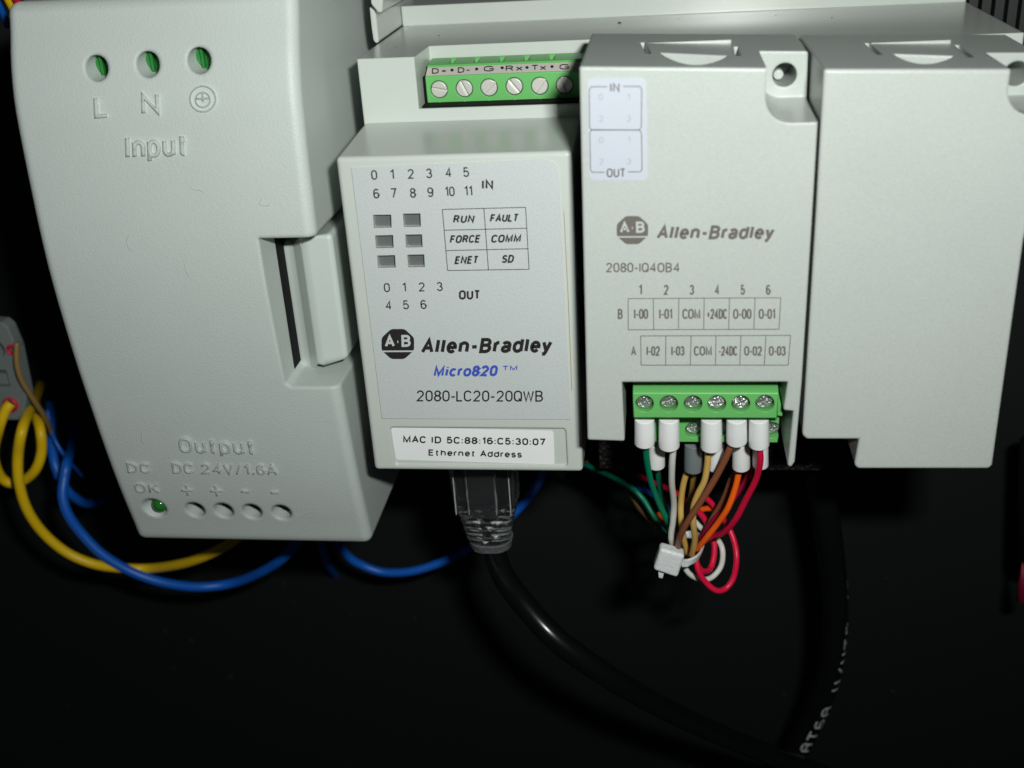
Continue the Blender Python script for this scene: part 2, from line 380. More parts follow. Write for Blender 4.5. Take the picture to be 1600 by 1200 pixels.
# smooth the profile
prof = [(z*KP, d*KP) for z, d in prof]
ZT = -1.63
zs = [ZT+(-12.387*KP-ZT)*i/44 for i in range(45)]
sm = []
for z in zs:
    w = [psu_d(max(-12.387*KP, min(ZT, z+k*.2))) for k in (-2, -1, 0, 1, 2)]; sm.append(sum(w)/5)
prof = list(zip(zs, sm))
def psu_surf(x, y, off=0):
    d = 16.2
    for _ in range(8): d = psu_d((P(x, y, d)-CAM).z)
    return P(x, y, d-off)
psu = thing('power_supply', 'pale grey power supply with raised lettering, round terminal holes and a side latch', 'power supply', (CAM.x-7.4, D(23), Zc(-11.3)))
pts = [(D(d), Zc(z)) for z, d in prof] + [(D(23.6), Zc(-12.387*KP)), (D(23.6), Zc(ZT))]
housing = part('housing', prism_x(pts, XL, XR), 'psu', psu)
cuts = []
up_holes = [((151, 107), .205), ((231, 101), .205), ((311, 95), .205)]
lo_holes = [((305, 796.5), .2), ((349.5, 797.5), .2), ((394, 799), .2), ((440, 800.5), .2)]
for (c, r) in up_holes + lo_holes:
    q = psu_surf(*c); cuts.append(cyl((q.x, q.z), r*KP, r*KP, q.y-1, q.y+1.2))
q = psu_surf(242, 795); cuts.append(loft([[Vector((q.x+r*math.cos(a), q.y+yy, q.z+zo+r*math.sin(a))) for a in [2*math.pi*i/40 for i in range(40)]] for r, yy, zo in ((.31, -.2, .0), (.12, .27, 0))]))
# notch for the latch
a = P(402, 372, 17.5*KP); b = P(432, 608, 17.6*KP); nx = P(404, 373, 17.5*KP).x
cuts.append(prism_y([(nx, a.z), (nx, b.z+.08), (nx+.08, b.z), (XR+.5, b.z), (XR+.5, a.z)], D(15), D(18.4)))
finish(housing, cuts, bevel=.17, seg=5)
part('painted_notch_shade', box(nx+.002, nx+.012, D(16.60), D(18.38), b.z+.1, a.z-.03), 'black', psu)  # black sheet painting the dark slit beside the latch
def disc(name, c, r, y, mat, parent, t=.2):
    return part(name, cyl((c[0], c[1]), r, r, y, y+t), mat, parent)
for (c, r) in up_holes:
    q = psu_surf(*c); g = disc('terminal', (q.x, q.z), .184, q.y+.36, 'green_dark', psu)
    for k in (-1, 1):
        s_ = subpart('terminal_ridge', box(q.x+k*.055-.02, q.x+k*.055+.02, q.y+.27, q.y+.37, q.z-.14, q.z+.14), 'green_dark', g)
for (c, r) in lo_holes:
    q = psu_surf(*c); disc('terminal', (q.x, q.z), .181, q.y+.34, 'black', psu)
q = psu_surf(248, 790)
bm = bmesh.new(); bmesh.ops.create_uvsphere(bm, u_segments=24, v_segments=16, radius=.15); me = bpy.data.meshes.new('led'); bm.to_mesh(me); bm.free()
me.transform(Matrix.Translation((q.x-.01, q.y+.1, q.z-.02))); me.shade_smooth(); part('indicator_lamp', me, 'led', psu)
# raised lettering
def raised(s, p0, p1, h, slant=.0, weight=.03, up=(.06, -1)):
    print_obj('raised_lettering', [text_geo(s, p0, p1, h, psu_surf, up=up, weight=weight, off=-.01, raise_=.062)], 'psu', psu)
raised('L', (147, 186), (171, 184), 36, up=(-.05, -1)); raised('N', (221, 180), (250, 178), 34, up=(-.05, -1))
raised('Input', (196, 249), (294, 244), 37, up=(-.04, -1))
raised('Output', (281, 708), (400, 711), 25, up=(-.15, -1)); raised('DC', (200, 739), (236, 740), 16, up=(-.2, -1)); raised('OK', (212, 770), (250, 771), 15, up=(-.2, -1))
raised('DC 24V/1.6A', (270, 740), (434, 743), 17, up=(-.15, -1))
for x, y, s in ((292.5, 766, '+'), (338, 767, '+'), (383, 768, '-'), (429.5, 769.5, '-')):
    g = [line_geo((x-9, y), (x+9, y+.3), 3, psu_surf, .025)] if s == '+' else [line_geo((x-6, y), (x+6, y+.3), 3, psu_surf, .025)]
    def bar(p, q2, w):
        n = Vector((-(q2[1]-p[1]), q2[0]-p[0])).normalized()*w/2
        c4 = [(p[0]-n.x, p[1]-n.y), (q2[0]-n.x, q2[1]-n.y), (q2[0]+n.x, q2[1]+n.y), (p[0]+n.x, p[1]+n.y)]
        return loft([[psu_surf(*c, -.01) for c in c4], [psu_surf(*c, .04) for c in c4]])
    me = bar((x-9, y), (x+9, y+.4), 3.4) if s == '+' else bar((x-6, y), (x+6, y+.4), 3.4)
    part('raised_lettering', me, 'psu', psu)
    if s == '+':
        part('raised_lettering', bar((x-1.6, y-8), (x+1.6, y+8), 3.4), 'psu', psu)
def ring(cx, cy, r, w, n=36, a0=0, a1=2*math.pi):
    vs = []; fs = []; closed = abs(a1-a0-2*math.pi) < 1e-6; m = n if closed else n+1
    for i in range(m):
        a = a0+(a1-a0)*i/n
        for rr, of in ((r-w/2, -.01), (r-w/4, .04), (r+w/4, .04), (r+w/2, -.01)):
            vs.append(psu_surf(cx+rr*math.cos(a), cy+rr*math.sin(a), of))
    for i in range(n):
        j = (i+1) % m
        for k in range(3): fs.append((i*4+k, i*4+k+1, j*4+k+1, j*4+k))
    return mesh(vs, fs)
part('raised_lettering', ring(317, 154.5, 20, 3), 'psu', psu)
part('raised_lettering', ring(317, 156, 11.5, 2.6, 24, -2.7, 3.6), 'psu', psu)
part('raised_lettering', bar((317, 143), (317.5, 158), 2.8), 'psu', psu)
part('raised_lettering', bar((307, 154), (327, 153), 2.8), 'psu', psu)
# latch: lower lip, sloping flank, main face
lat = [(x, yt, yb, d*KP) for x, yt, yb, d in [(437, 379, 582, 18.62), (455, 379, 583, 18.6), (469, 377, 574, 18.3), (472, 366, 567, 18.24), (517, 366, 563, 18.24)]]
lv = []
# columns keep one X each, read at mid height
cols = []
for (x, yt, yb, d) in lat:
    X = P(x, yt, d).x; cols.append((X, D(d), P(x, yt, d).z, P(x-0, yb, d).z))
cols[-1] = (XR+.05, cols[-1][1], cols[-1][2], cols[-1][3])
back = [(XR+.05, D(18.5), cols[-1][2], cols[-1][3]), (cols[0][0], D(18.5), cols[0][2], cols[0][3])]
allc = cols+back
latch = part('latch', loft([[Vector((x, y, zt)) for x, y, zt, zb in allc], [Vector((x, y, zb)) for x, y, zt, zb in allc]]), 'latch', psu)
finish(latch, bevel=.09, seg=4, bang=20)

for pts_ in ([(458, 803), (466, 807), (474, 806), (480, 801)], [(204, 364), (198, 374), (200, 386), (206, 392)], [(297, 292), (304, 297), (312, 297), (318, 301)],
             [(409, 310), (405, 318), (414, 322), (422, 320)], [(288, 412), (291, 424), (296, 432)], [(222, 672), (221, 684), (224, 694)]):
    part('lint', tube_mesh(catmull([psu_surf(x, y, .008) for x, y in pts_], 5), .0035, 5), 'lint', psu)
# ================================================================== controller
CX0, CX1 = CAM.x-4.745, CAM.x+5.22
ctl = thing('controller', 'pale grey controller with printed front label, six indicator windows and green terminals on top', 'controller', (CAM.x, D(23), Zc(-9.2)))
TOP = -2.82
base_p = [(17.78, -3.822), (15.9, -3.93), (15.9, -9.215), (17.78, -9.215)]
M1R = CAM.x-1.275
front = part('housing', prism_x([(D(d), Zc(z)) for d, z in base_p], CAM.x-4.76, M1R), 'case', ctl)
rc = [P(651, 130, 17.7).x, P(670, 69, 18.75).x]
zb = P(655, 168, 17.7).z
def recess(xr): return loft([[Vector((rc[0]-.03, D(17.0), z)) if s == 0 else Vector((xr, D(17.0), z)) for s, z in ((0, zb), (1, zb), (1, Zc(-2)), (0, Zc(-2)))],
                [Vector((rc[1], D(18.72), z)) if s == 0 else Vector((xr, D(18.72), z)) for s, z in ((0, zb-.05), (1, zb-.05), (1, Zc(-2)), (0, Zc(-2)))]])
s159 = plane_surf(15.9)
lab_q = [(549, 262), (872, 247.5), (892, 655), (597, 653.5)]
sq = [[(302, 420), (405, 418), (408, 492), (307, 494)], [(472, 413), (571, 411), (574, 487), (477, 489)],
      [(314, 537), (416, 534), (419, 607), (319, 609)], [(485, 532), (580, 530), (584, 603), (490, 605)],
      [(326, 651), (427, 648), (431, 719), (331, 721)], [(497, 646), (593, 644), (596, 716), (502, 718)]]
Z4 = lambda p: (500+p[0]/3.636, 220+p[1]/3.636)
sq = [[Z4(p) for p in q] for q in sq]
wcuts = [prism_y(px_outline(q, 15.9), D(15.7), D(16.02)) for q in sq]
mac_q = [(609, 667.5), (884, 669.5), (887, 728.5), (617, 727)]
maccut = prism_y(px_outline(round_rect(mac_q, 5), 15.9), D(15.7), D(15.935))
finish(front, [maccut]+wcuts, bevel=.07, seg=3)
baseR = part('rear_housing', prism_x([(D(d), Zc(z)) for d, z in [(17.7, TOP), (17.7, -8.95), (23.6, -8.95), (23.6, -2.47), (21.2, -2.47), (21.2, TOP)]], CX0, CX1), 'case', ctl)
finish(baseR, [recess(CAM.x-.9)])
plate = part('label_plate', prism_y(px_outline(round_rect(lab_q, [2, 20, 2, 2]), 15.9), D(15.885), D(15.93)), 'plate', ctl)
finish(plate, [prism_y(px_outline(q, 15.9), D(15.7), D(16.3)) for q in sq])
sp = plane_surf(15.885)
for q in sq: part('indicator_window', prism_y(px_outline([(x, y) for x, y in q], 15.9), D(15.99), D(16.015)), 'window', ctl)
print_obj('glue_line', [line_geo((881, 330), (888, 470), .8, plane_surf(15.9), .003), line_geo((888, 470), (893.5, 610), .9, plane_surf(15.9), .003)], 'w_ochre', ctl)
g = []
def T4(s, c, w, h, slope=-.03, weight=.0, slant=0, lean=.0):
    c = Z4(c); return text_c(s, c, w/3.636, h/3.636, sp, slope=slope, weight=weight, slant=slant, up=(lean, -1))
num = []
for s, x, y in zip('012345', (310, 411, 518, 622, 732, 832), (194, 191, 188, 185, 180, 178)): num.append(T4(s, (x, y), 34 if s != '1' else 22, 56, lean=-.08))
for s, x, y, w in zip(('6', '7', '8', '9', '10', '11'), (322, 420, 530, 629, 740, 845), (300, 297, 296, 292, 288, 285), (34, 34, 34, 34, 54, 44)): num.append(T4(s, (x, y), w, 56, lean=-.08))
num.append(T4('IN', (952, 248), 64, 55, weight=.03))
for s, x, y in zip('0123', (382, 480, 580, 682), (834, 832, 830, 828)): num.append(T4(s, (x, y), 34 if s != '1' else 20, 52, lean=-.08, slope=-.01))
for s, x, y in zip('456', (392, 490, 590), (935, 932, 930)): num.append(T4(s, (x, y), 34, 52, lean=-.08, slope=-.01))
num.append(T4('OUT', (850, 875), 122, 54, weight=.03, slope=-.01))
for s, c, w in (('RUN', (816, 444), 118), ('FAULT', (1046, 438), 160), ('FORCE', (824, 558), 172), ('COMM', (1056, 555), 168), ('ENET', (832, 677), 132), ('SD', (1066, 671), 68)):
    num.append(T4(s, c, w, 46, weight=.032, slant=.2, slope=-.02))
print_obj('printed_lettering', num, 'ink', ctl)
L4 = lambda a, b, w=1.1: line_geo(Z4(a), Z4(b), w, sp)
tb = [(695, 390), (1168, 378), (1188, 730), (725, 737)]
print_obj('printed_table', [L4(tb[i], tb[(i+1) % 4]) for i in range(4)]+[L4((931, 384), (957, 734)), L4((708, 508), (1175, 497)), L4((716, 624), (1181, 613))], 'ink', ctl)
def logo(cx, cy, hw, hh, surf, parent, ink, paper, dark):
    pts_ = []
    for i in range(8):
        a = math.pi/8+i*math.pi/4; pts_.append((cx+hw*1.06*math.cos(a), cy+hh*1.06*math.sin(a)))
    print_obj('printed_logo', [poly_geo(round_poly(pts_, 3), surf)], ink, parent)
    print_obj('logo_lettering', [text_geo('A·B', (cx-hw*.78, cy+hh*.22), (cx+hw*.78, cy+hh*.18), hh*.78, surf, off=.008, weight=.03, up=(-.03, -1)),
                               line_geo((cx-hw*.96, cy+hh*.48), (cx+hw*.96, cy+hh*.47), hh*.10, surf, .008)], paper, parent)
def round_poly(pts_, n):
    out = []
    for i in range(len(pts_)):
        c = Vector(pts_[i]); a = c.lerp(Vector(pts_[i-1]), .2); b = c.lerp(Vector(pts_[(i+1) % len(pts_)]), .2)
        for k in range(n+1):
            t = k/n; out.append(tuple(a*(1-t)**2+c*2*t*(1-t)+b*t*t))
    return out
logo(621.6, 537.5, 26, 24, sp, ctl, 'ink', 'plate', 1)
print_obj('printed_brand', [text_geo('Allen-Bradley', (658.5, 552.8), (862, 551), 24, sp, slant=.2, weight=.038, up=(-.03, -1))], 'ink', ctl)
print_obj('printed_lettering', [text_geo('Micro', (678, 588.7), (736, 588.4), 17, sp, slant=.2, weight=.036),
                               text_geo('820', (737, 588.4), (777, 588), 17.5, sp, slant=.18, weight=.04),
                               text_geo('TM', (785, 579.5), (808, 579), 8, sp, slant=.1, weight=.03)], 'ink_blue', ctl)
print_obj('printed_lettering', [text_geo('2080-LC20-20QWB', (651, 627.3), (848.5, 627.8), 17.5, sp, weight=0)], 'ink', ctl)
st = part('address_sticker', prism_y(px_outline(round_rect([(611, 668.5), (864.5, 674), (866.5, 725.8), (619, 718.7)], 4), 15.92), D(15.925), D(15.94)), 'sticker', ctl)
ss = plane_surf(15.925)
for g_ in (text_geo('MAC ID 5C:88:16:C5:30:07', (630, 691.8), (852, 696.2), 11, ss, weight=.03), text_geo('Ethernet Address', (669.5, 712), (815.5, 715.3), 10, ss, weight=.03)):
    o = print_obj('sticker_lettering', [g_], 'ink', None); o.parent = st
# green terminal block on top
gx0 = P(666, 140, 18.0).x
gz = [P(666, 161.5, 18.0).z, P(666, 119.6, 18.0).z]
gprof = [(D(18.0), gz[0]), (D(18.0), gz[1]), (P(668, 106, 18.22).y, P(668, 106, 18.22).z), (D(18.24), P(668, 101.5, 18.24).z), (D(18.66), P(672, 91, 18.66).z), (D(18.72), gz[0])]
tblk = part('terminal_block', prism_x(gprof, gx0, CAM.x-1.15), 'green', ctl)
sc_px = [Vector((500+x/3.636, y/3.636)) for x, y in ((677, 508), (820, 502), (960, 497), (1104, 490), (1248, 488), (1390, 483))]
gc = []
for c in sc_px:
    q = P(c.x, c.y, 18.0); gc.append(cyl((q.x, q.z), .142, .142, D(17.8), D(18.2), 32))
zt = gprof[4][1]
for x in (770, 905, 1045, 1185, 1325):
    X = PZ(500+x/3.636, 88+((x-770)*-.01), zt).x
    gc.append(loft([[Vector((X-.05, D(18.3), zt-.16)), Vector((X+.05, D(18.3), zt-.16)), Vector((X+.05, D(18.3), zt+.3)), Vector((X-.05, D(18.3), zt+.3))],
                    [Vector((X-.05, D(18.6), zt-.16)), Vector((X+.05, D(18.6), zt-.16)), Vector((X+.05, D(18.6), zt+.3)), Vector((X-.05, D(18.6), zt+.3))]]))
finish(tblk, gc, bevel=.012, seg=1)
for c, a in zip(sc_px, (12, 65, -38, 52, -50, 75)):
    q = P(c.x, c.y, 18.0); screw_on((q.x, D(17.985), q.z), a, tblk)
subpart('painted_gap_shade', box(gx0-.035, CAM.x-1.2, D(17.74), D(18.71), zb-.02, zb+.012), 'black', tblk)  # black slab painting the shaded gap under the green block
subpart('painted_gap_shade', box(gx0-.035, gx0-.003, D(18.03), D(18.70), zb, gz[1]), 'black', tblk)  # the same painted shade down the left end of the block
# marking strip on the sloping shoulder
def slope_surf(x, y, off=0):
    a = Vector((0, D(18.0), gz[1])); b = Vector((0, gprof[2][0], gprof[2][1])); n = (b-a).cross(Vector((1, 0, 0))).normalized()
    if n.y > 0: n = -n
    v = ray(x, y); t = (a+n*off-CAM).dot(n)/v.dot(n); return CAM+v*t
xs0, xs1 = gx0+.01, CAM.x-1.16
a = Vector((0, D(18.0), gz[1])); b = Vector((0, gprof[2][0], gprof[2][1])); n = (b-a).cross(Vector((1, 0, 0))).normalized(); n = -n if n.y > 0 else n
bot = a+(b-a)*.03+n*.006; tp = a+(b-a)*.99+n*.006
ms = subpart('marking_strip', mesh([(xs0, bot.y, bot.z), (xs1, bot.y, bot.z), (xs1, tp.y, tp.z), (xs0, tp.y, tp.z)], [(0, 1, 2, 3)]), 'strip', tblk)
gl = []
for s, x, y, w in (('D+', 678, 402, 84), ('D-', 818, 397, 70), ('G', 960, 390, 58), ('Rx', 1103, 387, 96), ('Tx', 1243, 383, 84), ('G', 1389, 379, 56)):
    gl.append(text_c(s, (500+x/3.636, y/3.636), w/3.636, 8.6, slope_surf, slope=-.035, off=.01, weight=.022))
for x, y in ((750, 398), (890, 392), (1035, 385), (1176, 383), (1318, 378)):
    gl.append(poly_geo([(500+x/3.636+2.6*math.cos(k*math.pi/5), y/3.636+2.3*math.sin(k*math.pi/5)) for k in range(10)], slope_surf, .01))
for g in gl: o = print_obj('strip_lettering', [g], 'ink', None); o.parent = tblk
for c in sc_px[:5]:
    q = P(c.x+1, 161.5, 18.0); bm = bmesh.new(); bmesh.ops.create_uvsphere(bm, u_segments=8, v_segments=6, radius=.035); me = bpy.data.meshes.new('nub'); bm.to_mesh(me); bm.free()
    me.transform(Matrix.Translation((q.x, D(18.02), gz[0]))); me.shade_smooth(); subpart('moulded_nub', me, 'green', tblk)
for (x, y, rr) in ((968, 36, .03), (924, 27, .012), (1012, 25, .01), (686, 56, .014), (762, 31, .016), (1300, 28, .012), (1212, 24, .01), (618, 74, .01), (1060, 30, .01)):
    q = PZ(x, y, Zc(TOP)); bm = bmesh.new(); bmesh.ops.create_icosphere(bm, subdivisions=1, radius=rr); me = bpy.data.meshes.new('dust'); bm.to_mesh(me); bm.free()
    me.transform(Matrix.Translation((q.x, q.y, q.z+rr*.2)) @ Matrix.Diagonal((1.3, .8, .5, 1))); part('dust_grain', me, 'dust', ctl)
# dim strip of brown contacts under the rear housing
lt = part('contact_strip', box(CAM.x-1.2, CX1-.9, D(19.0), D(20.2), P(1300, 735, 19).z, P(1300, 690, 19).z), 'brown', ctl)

# ================================================================== plug-in modules
def module(name, label, outline, d0, notch_px, hole_px, hole_d, slots, crescent, extra_cuts=(), inner=None):
    t = thing(name, label, 'module', (P(*outline[0], d0).x+1.5, D(17), P(*outline[0], d0).z-6))
    pts_ = px_outline(outline, d0)
    h = part('housing', prism_y(pts_, D(d0), D(17.7)), 'module', t)
    cuts_ = []
    # screw-boss notch in the top right corner: rounded in front view, scooped in depth
    nl = P(*notch_px[0], d0).x; zb0 = P(*notch_px[1], d0).z; zb1 = P(*notch_px[2], hole_d).z; rr = .34
    layers = []
    K = 8
    rows = [(d0-.3, zb0)]+[(d0+(hole_d-d0)*math.sin(k/K*math.pi/2), zb0+(zb1-zb0)*(1-math.cos(k/K*math.pi/2))) for k in range(K+1)]
    xr = nl+1.5
    for d, zbv in rows:
        ly = [Vector((xr, D(d), zbv))]
        for k in range(7):
            a = math.pi/2*k/6; ly.append(Vector((nl+rr-rr*math.sin(a), D(d), zbv+rr-rr*math.cos(a))))
        ly += [Vector((nl, D(d), Zc(-1.8))), Vector((xr, D(d), Zc(-1.8)))]
        layers.append(ly)
    cuts_.append(loft(layers))
    hq = P(*hole_px, hole_d); cuts_.append(cyl((hq.x, hq.z), .165, .165, hq.y-.5, hq.y+.9))
    # grip scoop in the top face: an arc in front view, with an upright back wall
    (cx0, cy), (cx1, _), cyb = crescent
    ztop = P(*outline[1], d0).z; z_l = P(*outline[0], d0).z
    zmid = (ztop+z_l)/2
    plan = [PZ(cx0+(cx1-cx0)*k/14, cy+(cyb-cy)*math.sin(k/14*math.pi)**.8, zmid) for k in range(15)]
    cuts_.append(loft([[Vector((v.x, v.y, zmid-.22)) for v in plan], [Vector((v.x, v.y, zmid+.3)) for v in plan]]))
    for (sx, sy, ex, ey) in slots:
        s0 = PZ(sx, sy, zmid); s1 = PZ(ex, ey, zmid); w = .035
        cuts_.append(loft([[Vector((s1.x-w, s1.y, zz)) for zz in (zmid-.35, zmid+.3)]+[Vector((s1.x+w, s1.y, zz)) for zz in (zmid+.3, zmid-.35)],
                           [Vector((s0.x-w, s0.y, zz)) for zz in (zmid-.35, zmid+.3)]+[Vector((s0.x+w, s0.y, zz)) for zz in (zmid+.3, zmid-.35)]]))
    finish(h, cuts_+list(extra_cuts), bevel=.07, seg=3)
    # spring clip tab between the slots
    s0 = PZ(slots[0][0], slots[0][1], zmid); s1 = PZ(slots[1][0], slots[1][1], zmid)
    cl = part('release_tab', box(s0.x+.05, s1.x-.05, s0.y-.05, s0.y+.02, zmid-.05, zmid+.03), 'module', t)
    if name == 'expansion_module': peg = part('screw_boss', cyl((hq.x-.05, hq.z-.06), .07, .1, hq.y+.35, hq.y+.95, 20), 'module', t)
    return t, h
out2 = [(905, 104), (1281, 107), (1278, 193), (1268, 360), (1253, 598), (1242, 722), (1236, 731), (1230.5, 728), (1239.5, 643), (1224, 641.5), (1230.5, 597.5), (972, 598), (976, 690), (918, 688)]
mod, modh = module('expansion_module', 'pale grey plug-in module with printed wiring table, bluish sticker and wired green terminals', out2, 14.9,
               [(1197, 130), (1240, 192), (1240, 152)], (1226, 117), 16.2, [(1004, 70, 1013, 87), (1150, 70, 1153, 84)], ((1031, 85), (1137, 85), 102))
out4 = [(1287, 108), (1602, 107.5), (1645, 190), (1600, 375), (1551, 727), (1546, 733), (1340, 733), (1335, 727), (1342, 687), (1260, 687), (1253.5, 680), (1275, 330)]
out4[1] = (1670, 108)
blank, blankh = module('blank_module', 'plain pale grey plug-in module with no print or wires, rightmost of the row', out4, 14.9,
               [(1576, 130), (1620, 180), (1612, 148)], (1588, 115), 16.1, [(1354, 70, 1374, 88), (1495, 68, 1518, 87)], ((1395, 86), (1491, 86), 101))
s149 = plane_surf(14.9)
F7 = lambda p: (880+p[0]/3.636, 320+p[1]/3.636)
# print on the wired module
def logo2():
    logo(988.2, 359.5, 25, 22.5, s149, mod, 'ink_soft', 'module', 0)
logo2()
print_obj('printed_brand', [text_geo('Allen-Bradley', (1026.5, 374), (1209, 374), 22, s149, slant=.22, weight=.034)], 'ink_soft', mod)
pr = [text_geo('2080-IQ4OB4', (947, 425.5), (1062.5, 425.5), 15, s149, weight=.005)]
def T7(s, c, w, h): c = F7(c); return text_c(s, c, w/3.636, h/3.636, s149, weight=.01)
for s, x in zip('123456', (438, 585, 731, 875, 1020, 1165)): pr.append(T7(s, (x, 483), 20 if s == '1' else 27, 58))
for s, x0, x1 in (('I-00', 402, 483), ('I-01', 545, 620), ('COM', 677, 780), ('+24DC', 814, 932), ('O-00', 965, 1070), ('O-01', 1110, 1205), ('B', 310, 338)): pr.append(T7(s, ((x0+x1)/2, 620), x1-x0, 58))
for s, x0, x1 in (('I-02', 473, 550), ('I-03', 614, 690), ('COM', 742, 845), ('-24DC', 882, 990), ('O-02', 1028, 1130), ('O-03', 1168, 1265), ('A', 385, 415)): pr.append(T7(s, ((x0+x1)/2, 830), x1-x0, 55))
print_obj('printed_lettering', pr, 'ink_soft', mod)
tbl = []
def L7(a, b): tbl.append(line_geo(F7(a), F7(b), 1.2, s149))
q = [(369, 533), (1236, 528), (1226, 707), (370, 710)]
for i in range(4): L7(q[i], q[(i+1) % 4])
for a, b in ((512, 514), (657, 655), (801, 798), (945, 940), (1090, 1083)): L7((a, 531), (b, 709))
q = [(440, 745), (1292, 742), (1278, 911), (443, 911)]
for i in range(4): L7(q[i], q[(i+1) % 4])
for a, b in ((583, 582), (727, 722), (868, 865), (1010, 1003), (1152, 1143)): L7((a, 744), (b, 911))
print_obj('printed_table', tbl, 'ink_soft', mod)
F6 = lambda p: (880+p[0]/3.636, p[1]/3.636)
stk = part('channel_sticker', prism_y(px_outline(round_rect([F6((135, 446)), F6((470, 440)), F6((479, 1024)), (920, 282)], 8), 14.9), D(14.892), D(14.91)), 'sticker_blue', mod)
s6 = plane_surf(14.892); g6 = []
for a in ([(250, 492), (160, 493), (148, 510), (150, 725), (160, 737), (300, 738)], [(340, 491), (435, 491), (446, 508), (444, 722), (432, 738), (300, 738)],
          [(300, 738), (160, 739), (151, 755), (155, 965), (165, 979), (235, 979)], [(300, 738), (434, 739), (445, 755), (448, 962), (438, 976), (368, 977)]):
    for p, q in zip(a, a[1:]): g6.append(line_geo(F6(p), F6(q), 1.3, s6))
o = print_obj('sticker_frame', g6, 'ink_soft', None); o.parent = stk
for s, x0, x1, y in (('IN', 267, 320, 497), ('OUT', 247, 354, 982)):
    c = F6(((x0+x1)/2, y)); o = print_obj('sticker_lettering', [text_c(s, c, (x1-x0)/3.636, 14, s6, weight=.01)], 'ink_soft', None); o.parent = stk
g6 = []
for s, x, y in (('0', 213, 550), ('1', 371, 550), ('2', 216, 674), ('3', 373, 674), ('0', 216, 796), ('1', 373, 794), ('2', 217, 917), ('3', 374, 917)):
    c = F6((x, y)); g6.append(text_c(s, c, 6.5 if s != '1' else 4, 9.5, s6, weight=-.015))
for g in g6: o = print_obj('sticker_digit', [g], 'ink_faint', None); o.parent = stk
# black box painting the shade in the gaps behind the terminals
shade_o = part('painted_recess_shade', box(P(960, 600, 14.9).x, P(1239, 600, 14.9).x, D(16.95), D(17.69), Zc(-8.6), P(1000, 590, 14.9).z), 'black', mod)
# upper terminal block
F8 = lambda p: (920+p[0]/3.333, 580+p[1]/3.333)
dA = 15.15
za = [P(1100, y, dA).z for y in (653.5, 614.5)]
pA = [(D(dA), za[0]), (D(dA), za[1]), (D(dA+.16), P(1100, 599, dA+.16).z), (D(dA+.4), P(1100, 596, dA+.3).z+.05), (D(16.6), P(1100, 596, dA+.3).z+.05), (D(16.6), za[0])]
xa0, xa1 = P(989, 630, dA).x, P(1216, 630, dA).x
blkA = part('terminal_block', prism_x(pA, xa0, xa1), 'green', mod)
scA = [(1007, 631), (1045, 631), (1082.7, 631), (1120, 631), (1157.5, 631), (1195, 630.5)]
ca = []
for c in scA:
    q = P(*c, dA); ca.append(cyl((q.x, q.z), .138, .138, D(dA-.2), D(dA+.3), 32))
finish(blkA, ca, bevel=.015, seg=1)
for c, a in zip(scA, (-35, -20, -35, -15, 40, -40)):
    q = P(*c, dA); screw_on((q.x, D(dA+.085), q.z+.0), a, blkA, .93, tilt=random.uniform(-.12, .12))
# small teeth on the right end
subpart('end_tooth', prism_y([(xa1-.002, za[1]), (xa1+.07, za[0]+.1), (xa1+.07, za[0]+.02), (xa1-.002, za[0]+.03)], D(dA+.04), D(15.8)), 'green', blkA)
# lower terminal block
dB = 15.75
zb_ = [P(1100, y, dB).z for y in (691.5, 650)]
xb0, xb1 = P(992, 670, dB).x, P(1217, 670, dB).x
blkB = part('terminal_block', prism_x([(D(dB), zb_[0]), (D(dB), zb_[1]), (D(16.9), zb_[1]), (D(16.9), zb_[0])], xb0, xb1), 'green', mod)
scB = [(1015, 673), (1050, 673), (1069, 672), (1091, 672), (1130, 672), (1165, 672), (1205, 672)]
scB = [(1003+ (1206-1003)/5*i, 672) for i in range(6)]
cb = []
for c in scB:
    q = P(*c, dB); cb.append(cyl((q.x, q.z), .138, .138, D(dB-.2), D(dB+.25), 32))
finish(blkB, cb, bevel=.015, seg=1)
for c, a in zip(scB, (20, 50, -20, 80, 10, 60)):
    q = P(*c, dB); screw_on((q.x, D(dB+.1), q.z), a, blkB, .93)

# ================================================================== bundled wires with ferrule sleeves
def wire(label, mat, pts_, r, sleeve=None, smat='sleeve', group='thin wires of the tied bundle'):
    pp = path(pts_); t = thing('wire', label, 'wire', pp[0], group)
    part('insulation', tube_mesh(pp, r), mat, t)
    if sleeve:
        (x0, y0, x1, y1, w), d = sleeve
        a = P(x0, y0, d); b = P(x1, y1, d+.12); rr = w/2/(1757*(.902-(y1-600)/1757*.432)/d)
        me = tube_mesh([a, a.lerp(b, .5), a.lerp(b, .97), b, b.lerp(a, .015)], [rr*.95, rr*.97, rr, rr*.99, rr*.5], 28)
        me.set_sharp_from_angle(angle=math.radians(40))
        part('sleeve', me, smat, t)
    return t
def w8(pts_): return [(F8((x, y))[0], F8((x, y))[1], d) for x, y, d in pts_]
rw = .053
def sl(xc, w, y0, y1, d): return ((*F8((xc, y0)), *F8((xc, y1)), w/3.333), d)
wire('green wire hanging from the leftmost white sleeve of the front row', 'w_green', w8([(288, 330, 15.6), (295, 390, 15.7), (303, 470, 15.9), (325, 580, 16.2), (362, 680, 16.5), (405, 770, 16.7), (440, 850, 16.9), (455, 960, 17)]), rw, sl(290, 108, 240, 370, 15.45))
wire('white wire hanging from the second white sleeve of the front row', 'w_white', w8([(425, 330, 15.6), (438, 400, 15.7), (434, 480, 15.8), (432, 580, 16), (443, 690, 16.3), (438, 780, 16.4), (428, 860, 16.5), (442, 925, 16.7), (490, 1000, 17)]), rw, sl(418, 110, 240, 386, 15.45))
